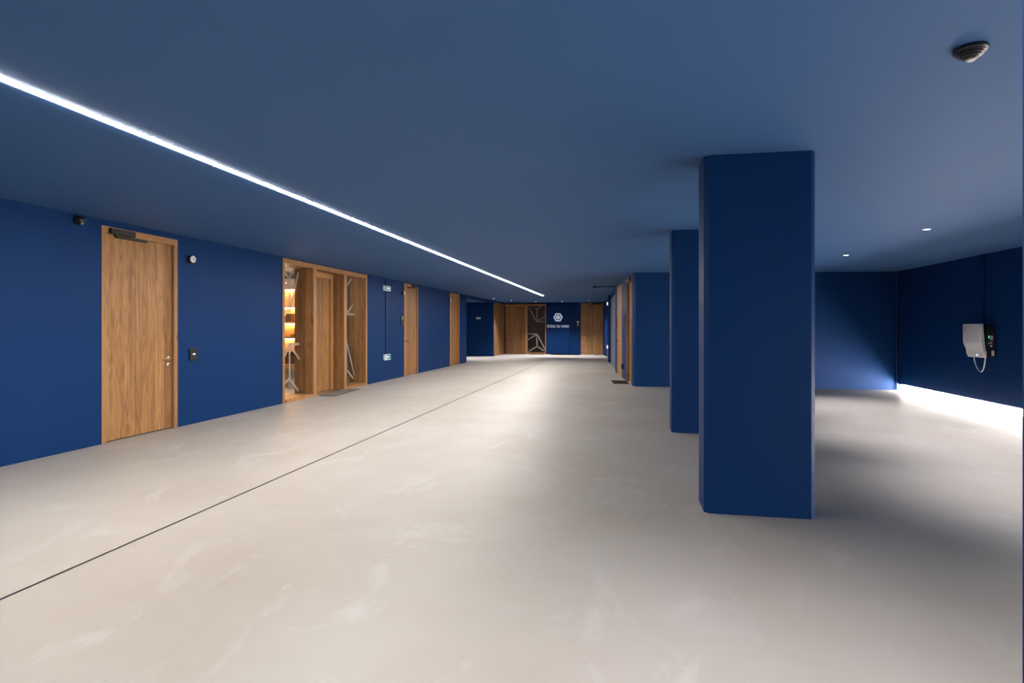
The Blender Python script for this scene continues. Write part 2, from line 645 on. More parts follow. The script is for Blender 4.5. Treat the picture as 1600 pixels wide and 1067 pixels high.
def door_frame(parent, F, s0, s1, z1, w=0.06, d0=-0.16, d1=0.008, head=None):
    head = head or w
    for a, b in ((s0, s0 + w), (s1 - w, s1)):
        MB().box(a, b, d0, d1, 0, z1 - head, F, bevel=0.002, seg=1).build('jamb', 'oak_frame', parent)
    MB().box(s0, s1, d0, d1, z1 - head, z1, F, bevel=0.002, seg=1).build('head_frame', 'oak_frame', parent)


def closer(parent, F, s0, s1, z, d, arm0, arm1):
    b_ = MB().box(s0, s1, d, d + 0.055, z - 0.03, z + 0.03, F, bevel=0.006).build('door_closer', 'black_matt', parent)
    MB().box(arm0, arm1, d - 0.03, d + 0.02, z - 0.062, z - 0.04, F, bevel=0.003, seg=1).build('slide_rail', 'black_matt', b_)
    MB().box(s0 + 0.2 * (s1 - s0), s0 + 0.2 * (s1 - s0) + 0.03, d + 0.01, d + 0.04, z - 0.05, z - 0.028, F).build('arm', 'black_matt', b_)


# near left door
D = thing('door_1', 'large oak door nearest on the left wall with brass lever', 'door', (XL, 5.8, 0), kind='structure')
door_frame(D, FL, 5.256, 6.345, 2.432, w=0.062, head=0.08)
boards(D, FL, [5.318, 5.52, 5.735, 5.80, 6.02, 6.16, 6.283], -0.075, -0.028, 0.012, 2.352)
lever(D, FL, 6.225, 0.905, -0.028, -1)
closer(D, FL, 5.34, 5.66, 2.385, 0.0, 5.45, 5.86)

# far left doors in the left wall
D = thing('door_3', 'oak door on the left wall just past the green exit signs', 'door', (XL, 14.6, 0), kind='structure')
door_frame(D, FL, 14.10, 15.13, 2.472, w=0.06, head=0.075)
boards(D, FL, [14.16, 14.38, 14.62, 14.85, 15.07], -0.085, -0.03, 0.012, 2.397)
lever(D, FL, 14.26, 0.93, -0.03, 1, mat='black_matt')
closer(D, FL, 14.62, 15.02, 2.43, 0.0, 14.40, 14.85)
D = thing('door_4', 'narrow-looking oak door farthest along the left wall before the passage', 'door', (XL, 18.7, 0), kind='structure')
door_frame(D, FL, 18.15, 19.24, 2.472, w=0.06, head=0.075)
boards(D, FL, [18.21, 18.45, 18.70, 18.94, 19.18], -0.12, -0.07, 0.012, 2.397)
lever(D, FL, 18.31, 0.93, -0.07, 1, mat='black_matt')

# slanted right wall doors
D = thing('door_5', 'oak door nearest the corner on the slanted right wall, by the dark mat', 'door', (*rp(0.7), 0), kind='structure')
door_frame(D, FR, d_near[0], d_near[1], DZ, w=0.05)
boards(D, FR, [0.27, 0.47, 0.68, 0.89, 1.10], -0.11, -0.06, 0.012, DZ - 0.05)
lever(D, FR, 0.36, 0.93, -0.06, 1)
closer(D, FR, 0.25, 0.60, DZ - 0.02, 0.0, 0.4, 0.8)
D = thing('door_6', 'second oak door from the corner on the slanted right wall', 'door', (*rp(2.7), 0), kind='structure')
door_frame(D, FR, d_far[0], d_far[1], DZ, w=0.05)
boards(D, FR, [2.19, 2.46, 2.73, 3.0, 3.27], -0.05, -0.004, 0.012, DZ - 0.05)
lever(D, FR, 3.17, 0.93, -0.004, -1, mat='black_matt')
# grey steel door beyond
gt = (Vector((-0.395, 21.2)) - Vector((-0.135, 16.8))).normalized()
FG = frame((-0.135, 16.8), (gt.x, gt.y), (-gt.y, gt.x))
D = thing('door_7', 'grey steel double door in the far right wall behind the oak doors', 'door', (-0.2, 18.0, 0), kind='structure')
MB().box(0.45, 2.05, 0.004, 0.035, 0.01, 2.25, FG, bevel=0.003, seg=1).build('leaf', 'grey_door', D)
MB().box(2.06, 3.65, 0.004, 0.035, 0.01, 2.25, FG, bevel=0.003, seg=1).build('leaf', 'grey_door', D)
MB().box(0.40, 0.45, 0.0, 0.045, 0, 2.3, FG).box(3.65, 3.7, 0.0, 0.045, 0, 2.3, FG).box(0.45, 3.65, 0.0, 0.045, 2.25, 2.3, FG).build('frame', 'grey_door', D)

# far right door in the end wall
D = thing('door_8', 'oak door at the right of the end wall next to the intercom', 'door', (-1.42, YF, 0), kind='structure')
door_frame(D, FF, -1.947, -0.90, 2.47, w=0.055)
boards(D, FF, [-1.892, -1.62, -1.40, -1.36, -1.16, -0.955], -0.06, -0.012, 0.012, 2.415)
lever(D, FF, -1.80, 0.94, -0.012, 1, mat='black_matt')
closer(D, FF, -1.38, -0.95, 2.44, 0.0, -1.55, -1.1)


# ------------------------------------------------------------------ glass strips shared by the glazed bays
def strips(F, s0, s1, z0, z1, mirror, d, w, parent, mid=0.53):
    def P(a, b):
        a = 1 - a if mirror else a
        return (s0 + a * (s1 - s0), z0 + b * (z1 - z0))
    seq = [((0.22, 1.0), (mid, 0.916)), ((0.84, 1.0), (mid, 0.916)), ((mid, 0.93), (mid, 0.645)), ((0.06, 0.97), (mid, 0.65)),
           ((mid - 0.02, 0.655), (1.0, 0.655)), ((mid, 0.66), (0.98, 0.763)),
           ((0.02, 0.397), (mid + 0.02, 0.397)), ((0.02, 0.275), (mid, 0.39)), ((mid, 0.40), (mid, 0.12)), ((mid, 0.40), (1.0, 0.06)),
           ((mid, 0.13), (0.06, 0.023)), ((mid, 0.13), (0.94, 0.038))]
    for a, b in seq:
        MB().bar(P(*a), P(*b), w, d, d + 0.002, F).build('glass_strip', 'film', parent)


# ------------------------------------------------------------------ recessed shop entrance in the left wall
E0, E1, ET = 8.647, 11.875, 2.484
P0, P1 = (9.617, 9.729), (10.80, 10.911)
GD, RD = -0.27, -0.38      # glass plane, inner end of the boarded reveals
D = thing('door_2', 'recessed oak shop entrance with two glazed side bays on the left wall', 'entrance', (XL, 10.2, 0), kind='structure')
for a, b, d0 in ((E0, E0 + 0.062, RD), (E1 - 0.062, E1, RD)):
    MB().box(a, b, d0, 0.012, 0, ET, FL, bevel=0.002, seg=1).build('jamb', 'oak_frame', D)
for a, b in (P0, P1):
    MB().box(a, b, -0.03, 0.012, 0, ET - 0.085, FL, bevel=0.002, seg=1).build('post', 'oak_frame', D)
MB().box(E0 + 0.062, E1 - 0.062, -0.05, 0.012, ET - 0.085, ET, FL, bevel=0.002, seg=1).build('head_frame', 'oak_frame', D)
MB().box(E0 + 0.062, P0[0], RD, -0.05, ET - 0.085, ET - 0.02, FL).box(P0[0], P1[1], RD, -0.05, ET - 0.085, ET - 0.02, FL).box(P1[1], E1 - 0.062, RD, -0.05, ET - 0.085, ET - 0.02, FL).build('soffit', 'oak', D)
for a, b in ((E0 + 0.062, P0[0]), (P1[1], E1 - 0.062)):
    MB().box(a, b, RD, 0.012, 0, 0.055, FL, bevel=0.002, seg=1).build('sill', 'oak_frame', D)
# boarded reveals (faces that look back along the hall)
for a, b in ((P0[0], P0[1]), (P1[0], P1[1])):
    for e0, e1 in ((-0.032, -0.15), (-0.15, -0.268), (-0.272, RD)):
        MB().box(a, b, e1 + 0.002, e0 - 0.002, 0, ET - 0.085, FL).build('board', 'oak', D)
for e0, e1 in ((0.010, -0.15), (-0.15, -0.268), (-0.272, RD)):
    MB().box(E1 - 0.067, E1 - 0.061, e1 + 0.002, e0 - 0.002, 0.055, ET - 0.085, FL).build('board', 'oak', D)
# door leaf and its frame between the posts
DDR = -0.27
MB().box(P0[1], P0[1] + 0.05, DDR - 0.06, DDR + 0.035, 0, ET - 0.085, FL).build('jamb', 'oak_frame', D)
MB().box(P1[0] - 0.10, P1[0], DDR - 0.06, DDR + 0.035, 0, ET - 0.085, FL).build('jamb', 'oak_frame', D)
MB().box(P0[1] + 0.05, P1[0] - 0.10, DDR - 0.06, DDR + 0.035, 2.29, ET - 0.085, FL).build('head_frame', 'oak_frame', D)
boards(D, FL, [P0[1] + 0.052, 9.97, 10.16, 10.31, 10.50, P1[0] - 0.108], DDR - 0.05, DDR, 0.012, 2.285)
MB().box(P0[1], P1[0], DDR - 0.06, -0.01, 0.0, 0.008, FL).build('threshold', 'steel', D)
lever(D, FL, P0[1] + 0.12, 0.93, DDR, 1, mat='black_matt')
# glazing
for (a, b), mir in (((E0 + 0.062, P0[0]), True), ((P1[1], E1 - 0.067), False)):
    g = MB().box(a, b, GD - 0.006, GD, 0.055, ET - 0.085, FL).build('glass_pane', 'glass', D)
    strips(FL, a, b, 0.06, ET - 0.09, mir, GD + 0.002, 0.05, g, 0.37 if mir else 0.59)

# glazed entrance in the end wall with its wooden return on the left
D = thing('door_9', 'oak entrance with tall glazed side panel in the end wall', 'entrance', (-4.6, YF, 0), kind='structure')
for a, b in ((24.76, 25.02), (25.02, 25.9), (25.9, 26.45), (26.45, YF - 0.005)):
    MB().box(a + 0.002, b - 0.002, -0.16, 0.006 if a < 25 else -0.02, 0, 2.36, FL).build('board', 'oak', D)
MB().box(24.76, YF - 0.095, -0.16, 0.012, 2.36, 2.434, FL).build('head_frame', 'oak_frame', D)
MB().box(24.76, 24.84, -0.16, 0.02, 0, 2.36, FL).build('jamb', 'oak_frame', D)
MB().box(XL, -3.62, -0.10, 0.09, 2.36, 2.434, FF).build('head_frame', 'oak_frame', D)
boards(D, FF, [-5.64, -5.36, -5.10, -4.88, -4.66], -0.06, -0.01, 0.012, 2.357)
MB().box(-4.655, -4.54, -0.10, 0.03, 0, 2.36, FF).build('post', 'oak_frame', D)
MB().box(-3.67, -3.62, -0.10, 0.03, 0, 2.36, FF).build('jamb', 'oak_frame', D)
MB().box(-4.54, -3.67, -0.10, 0.03, 0, 0.07, FF).build('sill', 'oak_frame', D)
g = MB().box(-4.54, -3.67, -0.03, -0.022, 0.07, 2.36, FF).build('glass_pane', 'glass', D)
strips(FF, -4.54, -3.67, 0.07, 2.36, False, -0.021, 0.047, g)
lever(D, FF, -5.50, 0.95, -0.01, 1, mat='black_matt')
# room behind that glass
m = MB()
m.box(-4.75, -3.5, YF + 1.6, YF + 1.7, 0, 2.6)
m.box(-4.85, -4.75, YF + 0.2, YF + 1.7, 0, 2.6)
m.box(-3.5, -3.4, YF + 0.2, YF + 1.7, 0, 2.6)
m.box(-4.85, -3.4, YF + 0.2, YF + 1.7, 2.5, 2.6)
tag(m.build('wall_far_lobby', 'dark_wood'), 'dark wood lined lobby behind the glazed end wall panel', 'wall', kind='structure')

# logo panel on the end wall
lp = thing('logo_panel', 'blue panel on the end wall with white snowflake emblem and lettering', 'sign', (-3.03, YF, 0))
MB().box(-3.572, -2.485, 0.001, 0.06, 0.03, 2.42, FF, bevel=0.004, seg=1).build('panel', 'blue', lp)
em = MB()
cx, cz, rr = -3.036, 1.782, 0.205
pts = []
for k in range(6):
    a = R(60 * k)
    pts.append(Vector((cx + rr * math.cos(a), cz + rr * math.sin(a))))
for k in range(6):
    a, b = pts[k], pts[(k + 1) % 6]
    mid = (a + b) / 2
    mid = Vector((cx, cz)) + (mid - Vector((cx, cz))) * 0.93
    ext = (b - a).normalized() * 0.02
    em.bar(a, mid, 0.046, 0.060, 0.072, FF)
    em.bar(mid, b, 0.046, 0.060, 0.072, FF)
    em.bar((cx, cz), mid, 0.044, 0.060, 0.072, FF)
    em.bar(Vector((cx, cz)) + (mid - Vector((cx, cz))) * 0.5, a.lerp(mid, 0.45), 0.014, 0.060, 0.071, FF)
em.build('emblem', 'letter', lp)


def text_mesh(name, body, width, height, at, F, d, mat, parent, depth=0.01, bold=0.0):
    cu = bpy.data.curves.new(name, 'FONT')
    cu.body = body
    cu.size = 1.0
    cu.extrude = 0.0
    cu.offset = bold
    cu.space_character = 1.16
    cu.space_word = 1.5
    to = bpy.data.objects.new(name + '_source', cu)
    COL.objects.link(to)
    dg = bpy.context.evaluated_depsgraph_get()
    me0 = bpy.data.meshes.new_from_object(to.evaluated_get(dg))
    bpy.data.objects.remove(to)
    bpy.data.curves.remove(cu)
    xs = [v.co.x for v in me0.vertices]
    ys = [v.co.y for v in me0.vertices]
    w0, h0 = max(xs) - min(xs), max(ys) - min(ys)
    bm = bmesh.new()
    bm.from_mesh(me0)
    bpy.data.meshes.remove(me0)
    for v in bm.verts:
        sx = (v.co.x - min(xs)) / w0 * width + at[0]
        sz = (v.co.y - min(ys)) / h0 * height + at[1]
        v.co = F @ Vector((sx, d, sz))
    r_ = bmesh.ops.extrude_face_region(bm, geom=bm.faces[:])
    nrm = Vector((F[0][1], F[1][1], 0))
    bmesh.ops.translate(bm, verts=[e for e in r_['geom'] if isinstance(e, bmesh.types.BMVert)], vec=nrm * depth)
    left = set(bm.verts)
    while left:                                     # every letter becomes a part of its own
        todo, isl = [left.pop()], []
        while todo:
            v = todo.pop()
            isl.append(v)
            for e in v.link_edges:
                w = e.other_vert(v)
                if w in left:
                    left.discard(w)
                    todo.append(w)
        mb = MB()
        mp = {v: mb.bm.verts.new(v.co) for v in isl}
        for f in {f for v in isl for f in v.link_faces}:
            mb.bm.faces.new([mp[v] for v in f.verts])
        mb.build(name, mat, parent)
    bm.free()


text_mesh('letter', 'ETOILE DU NORD', 1.045, 0.125, (-3.555, 1.288), FF, 0.060, 'letter', lp, 0.012, 0.008)

# ------------------------------------------------------------------ light lines and spots
ll = thing('linear_light', 'long thin glowing light line along the blue ceiling', 'light', (-2.945, 10.1, H))
MB().box(LX0 + 0.006, LX1 - 0.006, LY0, LY1, H - 0.0042, H - 0.0005).build('diffuser', 'led', ll)
MB().box(LX0, LX0 + 0.005, LY0, LY1, H - 0.0009, H - 0.0003).box(LX1 - 0.005, LX1, LY0, LY1, H - 0.0009, H - 0.0003).build('profile', 'white', ll)
bl = thing('linear_light', 'glowing light line under the floating right wall', 'light', (XR + 0.09, 4.5, 0))
MB().box(-4.3, 12.99, -0.098, -0.075, 0.015, 0.115, FRW).build('diffuser', 'base_led', bl)
MB().box(-4.3, 12.95, -0.0995, -0.065, 0.002, 0.013, FRW).build('profile', 'white', bl)


def downlight(x, y, power, label, angle=82, group=None, blend=0.9, col=COOL_COL, zz=None):
    z = zz if zz else zc(x)
    t = thing('downlight', label, 'light', (x, y, z), group)
    MB().lathe([(0.032, -0.001), (0.046, -0.001), (0.048, -0.004), (0.034, -0.006), (0.032, -0.003)], Matrix.Translation((x, y, z)), 24).build('trim_ring', 'white', t, smooth=True)
    MB().lathe([(0.033, -0.001), (0.033, -0.005), (0.01, -0.006)], Matrix.Translation((x, y, z)), 20).build('lens', 'spot_led', t)
    ld = bpy.data.lights.new('spot', 'SPOT')
    ld.energy = power
    ld.color = col
    ld.spot_size = R(angle)
    ld.spot_blend = blend
    ld.shadow_soft_size = 0.03
    lo = bpy.data.objects.new('spot', ld)
    COL.objects.link(lo)
    lo.parent = t
    lo.location = (0, 0, -0.03)
    return t


downlight(3.568, 7.546, SPOT_W, 'small round ceiling spot, nearer of the two in the right bay')
downlight(3.562, 9.995, SPOT_W, 'small round ceiling spot, farther of the two in the right bay')
downlight(3.57, 5.05, SPOT_W, 'small round ceiling spot over the right bay outside the view, by the near pillar')
downlight(3.57, 0.10, SPOT_W, 'unseen ceiling spot added to the right bay row to brighten the floor near the viewpoint')  # extra spot continuing the row, added to lift the near floor
downlight(3.57, 2.55, SPOT_W, 'small round ceiling spot over the right bay outside the view, level with the viewpoint')
FSP = [(-5.216, 22.7, 'small round ceiling spot in front of the side passage, leftmost of the far row'),
       (-4.85, 24.7, 'small round ceiling spot over the wooden return of the end entrance'),
       (-3.93, 25.9, 'small round ceiling spot over the glazed end entrance'),
       (-2.70, 25.9, 'small round ceiling spot over the white emblem panel'),
       (-1.46, 25.6, 'small round ceiling spot over the end door, rightmost of the far row')]
for x, y, lab in FSP:
    downlight(x, y, FAR_SPOT_W, lab, angle=100, blend=0.9)
downlight(-6.9, 22.6, FAR_SPOT_W, 'small round ceiling spot hidden inside the side passage', zz=2.425)
downlight(0.5, 1.2, 215.0, 'unseen fill spot added right of the viewpoint to brighten the near floor', angle=116)  # added fill lamp, brightens the floor in front of the camera
downlight(0.5, -1.3, 200.0, 'unseen fill spot added behind the viewpoint near the pillar row', angle=116)  # second added fill lamp, never in view

# ------------------------------------------------------------------ ceiling detector (big, top right)
DX, DY = 1.46, 2.735
sd = thing('smoke_detector', 'black tiered smoke detector on the ceiling at upper right', 'detector', (DX, DY, zc(DX)))
T = Matrix.Translation((DX, DY, zc(DX))) @ Matrix.Diagonal((0.78, 0.78, -0.74, 1))
MB().lathe([(0.076, 0), (0.079, 0.004), (0.079, 0.020), (0.074, 0.026), (0.070, 0.027)], T, 40).build('base', 'black', sd, smooth=True)
MB().lathe([(0.068, 0.026), (0.068, 0.031), (0.063, 0.034)], T, 40).build('ring', 'charcoal', sd, smooth=True)
MB().lathe([(0.057, 0.033), (0.060, 0.036), (0.060, 0.041), (0.054, 0.045)], T, 40).build('ring', 'charcoal', sd, smooth=True)
MB().lathe([(0.046, 0.044), (0.049, 0.047), (0.048, 0.052), (0.040, 0.057)], T, 40).build('ring', 'charcoal', sd, smooth=True)
cp = MB().lathe([(0.036, 0.056), (0.036, 0.060), (0.030, 0.066), (0.024, 0.067)], T, 40).build('sensor_cap', 'charcoal', sd, smooth=True)
MB().lathe([(0.021, 0.066), (0.021, 0.071), (0.016, 0.076), (0.006, 0.077)], T, 30).build('nub', 'white', cp, smooth=True)
for k in range(8):
    a = 2 * math.pi * k / 8
    MB().box(-0.004, 0.004, 0.047, 0.058, 0.030, 0.044, T @ Matrix.Rotation(a, 4, 'Z')).build('fin', 'charcoal', sd)


# ------------------------------------------------------------------ wall devices
def siren(F, s, z, label, dark=False):
    b_ = F @ Vector((s, 0, z))
    t = thing('siren_light', label, 'alarm', tuple(b_))
    Q = F @ Matrix(((1, 0, 0, s), (0, 0, 1, 0), (0, 1, 0, z), (0, 0, 0, 1)))
    MB().lathe([(0.052, 0.0), (0.052, 0.048), (0.049, 0.052)], Q, 28).build('body', 'black', t, smooth=True)
    f_ = MB().lathe([(0.046, 0.052), (0.046, 0.060), (0.041, 0.064), (0.012, 0.065)], Q, 28).build('lens', 'white', t, smooth=True)
    MB().lathe([(0.022, 0.0645), (0.024, 0.067), (0.014, 0.067)], Q, 20).build('ring', 'grey_plastic', f_, smooth=True)
    return t


siren(FL, 6.555, 2.205, 'round white alarm lamp right of the nearest oak door')
siren(FL, 13.98, 2.198, 'round white alarm lamp left of the oak door past the exit signs')
siren(FL, 18.03, 2.205, 'round white alarm lamp left of the farthest oak door on the left wall')

# black half-round sensor heads under the ceiling
def eye(F, s, z, label):
    t = thing('motion_sensor', label, 'sensor', tuple(F @ Vector((s, 0, z))))
    Q = F @ Matrix(((1, 0, 0, s), (0, 0, 1, 0), (0, 1, 0, z), (0, 0, 0, 1)))
    MB().lathe([(0.055, 0), (0.055, 0.02), (0.05, 0.03)], Q, 28).build('base', 'black', t, smooth=True)
    MB().lathe([(0.047, 0.03), (0.046, 0.05), (0.038, 0.068), (0.024, 0.079), (0.008, 0.082)], Q, 28).build('dome', 'black', t, smooth=True)
    MB().box(s - 0.02, s, 0.060, 0.078, z - 0.048, z - 0.030, F, bevel=0.003, seg=1).build('window', 'grey_plastic', t)


eye(FL, 4.98, 2.432, 'black domed sensor high on the wall left of the nearest door')
eye(FL, 19.62, 2.215, 'black domed sensor on the wall end past the farthest left door')


def keypad(F, s0, s1, z0, z1, label, digits=True):
    t = thing('access_reader', label, 'intercom', tuple(F @ Vector(((s0 + s1) / 2, 0, z0))))
    MB().box(s0, s1, 0.0005, 0.022, z0, z1, F, bevel=0.004).build('body', 'black', t)
    w_, h_ = s1 - s0, z1 - z0
    zm = (z0 + z1) / 2 - 0.003
    if digits:
        for k in range(3):
            a = s0 + w_ * (0.33 + 0.12 * k)
            MB().box(a, a + w_ * 0.08, 0.022, 0.0228, zm, zm + h_ * 0.11, F).build('digit', 'screen', t)
        MB().lathe([(w_ * 0.045, 0.022), (w_ * 0.045, 0.0235)], F @ Matrix(((1, 0, 0, s0 + w_ * 0.5), (0, 0, 1, 0), (0, 1, 0, zm - h_ * 0.16), (0, 0, 0, 1))), 16).build('button', 'grey_plastic', t)
    return t


keypad(FL, 6.545, 6.685, 0.852, 1.015, 'square black access panel with lit digits beside the nearest door')
t = keypad(FL, 13.86, 14.02, 1.34, 1.61, 'tall black intercom left of the oak door past the exit signs', digits=False)
MB().box(13.89, 13.97, 0.022, 0.0235, 1.50, 1.585, FL).build('screen', 'grey_plastic', t)
t = keypad(FF, -2.14, -2.03, 1.33, 1.63, 'black intercom with white screen left of the end door', digits=False)
MB().box(-2.125, -2.045, 0.022, 0.0235, 1.50, 1.60, FF).build('screen', 'label', t)
MB().box(-2.105, -2.065, 0.022, 0.0235, 1.39, 1.44, FF).build('button', 'label', t)
t = keypad(FR, 1.34, 1.46, 1.32, 1.62, 'black intercom between the two oak doors on the slanted wall', digits=False)
MB().box(1.36, 1.44, 0.022, 0.0235, 1.50, 1.59, FR).build('screen', 'charcoal', t)
t = keypad(FR, 3.5, 3.6, 1.30, 1.55, 'small black intercom beyond the second oak door on the slanted wall', digits=False)
MB().box(3.52, 3.58, 0.022, 0.0235, 1.32, 1.38, FR).build('screen', 'label', t)
so = thing('wall_socket', 'small black socket box low between the two slanted wall doors', 'socket', (*rp(1.75), 0.27))
MB().box(1.82, 1.95, 0.0005, 0.05, 0.24, 0.36, FR, bevel=0.006).build('body', 'black', so)
MB().box(1.84, 1.93, 0.05, 0.056, 0.26, 0.34, FR, bevel=0.004, seg=1).build('cover', 'charcoal', so)

# plate on the passage wall
FP = frame((0, 24.6), (1, 0), (0, -1))
pl = thing('wall_plate', 'small white plate on the dark passage wall at far left', 'plate', (-6.35, 24.6, 1.7))
MB().box(-6.455, -6.245, 0.0005, 0.012, 1.662, 1.758, FP, bevel=0.003, seg=1).build('plate', 'white', pl)
MB().box(-6.43, -6.27, 0.012, 0.0135, 1.70, 1.712, FP).box(-6.43, -6.27, 0.012, 0.0135, 1.725, 1.737, FP).build('print', 'grey_plastic', pl)


# ------------------------------------------------------------------ exit signs and conduit on the left wall
def exit_sign(F, s0, s1, z0, z1, label, left=True, d=0.045):
    t = thing('exit_sign', label, 'sign', tuple(F @ Vector(((s0 + s1) / 2, 0, z0))))
    MB().box(s0, s1, 0.0005, d, z0, z1, F, bevel=0.004).build('housing', 'white', t)
    w_, h_ = s1 - s0, z1 - z0
    p_ = MB().box(s0 + 0.08 * w_, s1 - 0.02, d, d + 0.003, z0 + 0.16 * h_, z1 - 0.07 * h_, F).build('panel', 'sign_green', t)
    sgn = -1 if left else 1
    c_ = s0 + 0.50 * w_
    zz = z0 + 0.54 * h_
    e0, e1 = d + 0.003, d + 0.005
    mb = MB()
    hw = 0.15 * w_
    mb.prism([(c_ - sgn * 0.2 * hw, zz + 0.22 * h_), (c_ + sgn * 1.5 * hw, zz), (c_ - sgn * 0.2 * hw, zz - 0.22 * h_)], e0, e1, F, 'y')
    mb.prism([(c_ - sgn * 1.2 * hw, zz + 0.08 * h_), (c_ - sgn * 0.2 * hw, zz + 0.08 * h_), (c_ - sgn * 0.2 * hw, zz - 0.08 * h_), (c_ - sgn * 1.2 * hw, zz - 0.08 * h_)], e0, e1, F, 'y')
    mb.build('arrow', 'sign_white', p_)
    MB().box(c_ - sgn * 0.30 * w_ - 0.045 * w_, c_ - sgn * 0.30 * w_ + 0.045 * w_, e0, e1, zz - 0.30 * h_, zz + 0.30 * h_, F).build('door_mark', 'sign_white', p_)
    return t


exit_sign(FL, 12.74, 13.12, 2.19, 2.31, 'upper green exit sign with left arrow on the left wall', True)
exit_sign(FL, 12.77, 13.12, 0.50, 0.64, 'lower green exit sign near the floor on the left wall', False)
cd = thing('conduit', 'thin dark blue cable conduit joining the two exit signs', 'conduit', (XL, 12.92, 0.64))
MB().box(12.90, 12.955, 0.0005, 0.022, 0.642, 2.188, FL, bevel=0.003, seg=1).build('channel', 'blue_trim', cd)
for z in (1.05, 1.5, 1.85):
    MB().box(12.893, 12.962, 0.0005, 0.026, z, z + 0.03, FL, bevel=0.002, seg=1).build('clip', 'blue_trim', cd)

cd = thing('conduit', 'short dark blue conduit from the upper exit sign to the ceiling', 'conduit', (XL, 12.92, 2.31))
MB().box(12.90, 12.955, 0.0005, 0.022, 2.312, 2.498, FL, bevel=0.003, seg=1).build('channel', 'blue_trim', cd)
MB().box(12.893, 12.962, 0.0005, 0.026, 2.4, 2.43, FL, bevel=0.002, seg=1).build('clip', 'blue_trim', cd)
# exit signs on the far right wall
FD_t = (Vector((-0.655, 25.55)) - Vector((-0.50, 22.3))).normalized()
FD = frame((-0.50, 22.3), (FD_t.x, FD_t.y), (-FD_t.y, FD_t.x))


def side_sign(s0, s1, z0, z1, label):
    t = thing('exit_sign', label, 'sign', tuple(FD @ Vector(((s0 + s1) / 2, 0, z0))))
    MB().box(s0, s1, 0.0005, 0.07, z0, z1, FD, bevel=0.004).build('housing', 'white', t)
    MB().box(s0 - 0.002, s0 + 0.001, 0.01, 0.06, z0 + 0.02, z1 - 0.02, FD).build('panel', 'sign_white', t)


side_sign(1.2, 1.5, 2.20, 2.35, 'small lit exit sign high on the far right wall')
side_sign(1.2, 1.5, 0.42, 0.57, 'small lit exit sign low on the far right wall')
cd = thing('conduit', 'pale vertical conduit below the low sign on the far right wall', 'conduit', tuple(FD @ Vector((1.35, 0, 0))))
MB().box(1.33, 1.37, 0.0005, 0.03, 0.02, 0.42, FD, bevel=0.003, seg=1).build('channel', 'grey_plastic', cd)
MB().box(1.32, 1.38, 0.0005, 0.034, 0.2, 0.225, FD).build('clip', 'grey_plastic', cd)

# surface rail under the ceiling at the right of the corridor
sr = thing('ceiling_bracket', 'thin black rod with dark box under the ceiling near the oak doors', 'bracket', (-0.5, 16.6, 2.5))
MB().tube([(-0.76, 16.62, 2.478), (-0.15, 16.62, 2.478)], 0.013, 10).build('rod', 'blue_trim', sr, smooth=True)
MB().box(-0.84, -0.74, 16.57, 16.67, 2.445, 2.499, bevel=0.006).build('box', 'black', sr)
MB().box(-0.32, -0.29, 16.60, 16.64, 2.46, 2.499).build('clip', 'black', sr)

# ------------------------------------------------------------------ charging point on the right wall
ev = thing('charging_station', 'white and black wall charging box for electric cars on the right wall', 'charger', (XR, 10.1, 0.82))
CY0, CY1, CZ0, CZ1 = 9.86, 10.30, 0.828, 1.352
MB().box(CY0, CY1, 0.0005, 0.125, CZ0 + 0.015, CZ1 - 0.04, FRW, bevel=0.008).build('body', 'black', ev)
# cover: S profile seen from the side, (d, z)
prof_out = [(0.205, CZ1), (0.212, CZ1 - 0.012), (0.212, CZ0 + 0.245), (0.206, CZ0 + 0.215), (0.160, CZ0 + 0.105), (0.150, CZ0 + 0.075), (0.148, CZ0 + 0.012), (0.140, CZ0)]
prof_in = [(0.120, CZ0), (0.120, CZ0 + 0.09), (0.160, CZ0 + 0.22), (0.160, CZ1)]
mb = MB()
mb.prism(prof_out + prof_in, CY0 - 0.006, CY1 + 0.006, FRW, 'x')
es = [e for e in mb.bm.edges if abs((e.verts[0].co - e.verts[1].co).y) < 1e-5]
bmesh.ops.bevel(mb.bm, geom=es, offset=0.014, segments=3, profile=0.5, affect='EDGES')
cv = mb.build('cover', 'white', ev, smooth=True)
MB().box(CY1 - 0.075, CY1 - 0.035, 0.212, 0.214, CZ1 - 0.095, CZ1 - 0.035, FRW).build('emblem', 'grey_plastic', cv)
MB().box(CY0 + 0.16, CY0 + 0.205, 0.1475, 0.151, CZ0 + 0.028, CZ0 + 0.048, FRW, bevel=0.002, seg=1).build('status_lamp', 'screen', cv)
MB().box(CY0 + 0.06, CY0 + 0.11, 0.1475, 0.151, CZ0 + 0.038, CZ0 + 0.05, FRW).build('print', 'grey_plastic', cv)
# labels on the black flank that looks at the viewer
FS = frame((XR, CY0), (-1, 0), (0, -1))       # s = distance out from wall
MB().box(0.035, 0.075, 0.0, 0.002, 1.10, 1.17, FS).build('label', 'label', ev)
MB().box(0.085, 0.098, 0.0, 0.002, 1.13, 1.17, FS).build('status_lamp', 'green_led', ev)
MB().box(0.02, 0.055, 0.0, 0.002, 0.86, 0.94, FS).build('label', 'label', ev)
for k in range(3):
    MB().box(0.02 + 0.03 * k, 0.038 + 0.03 * k, 0.0, 0.002, 1.06 - 0.008 * k, 1.08 - 0.008 * k, FS).build('print', 'red' if k == 0 else 'label', ev)
MB().box(0.045, 0.075, 0.0, 0.002, 1.0, 1.025, FS).build('print', 'label', ev)
cab = []
for k in range(21):
    a = math.pi * k / 20
    cab.append((CY0 + 0.07 + 0.29 * (k / 20), 0.10 - 0.02 * math.sin(a), CZ0 + 0.02 - 0.245 * math.sin(a) ** 0.6))
MB().tube(cab, 0.0085, 10, FRW).build('cable', 'white', ev, smooth=True)
cd = thing('conduit', 'blue cable trunking running from the charging box up to the ceiling', 'conduit', (XR, 10.15, 1.35))
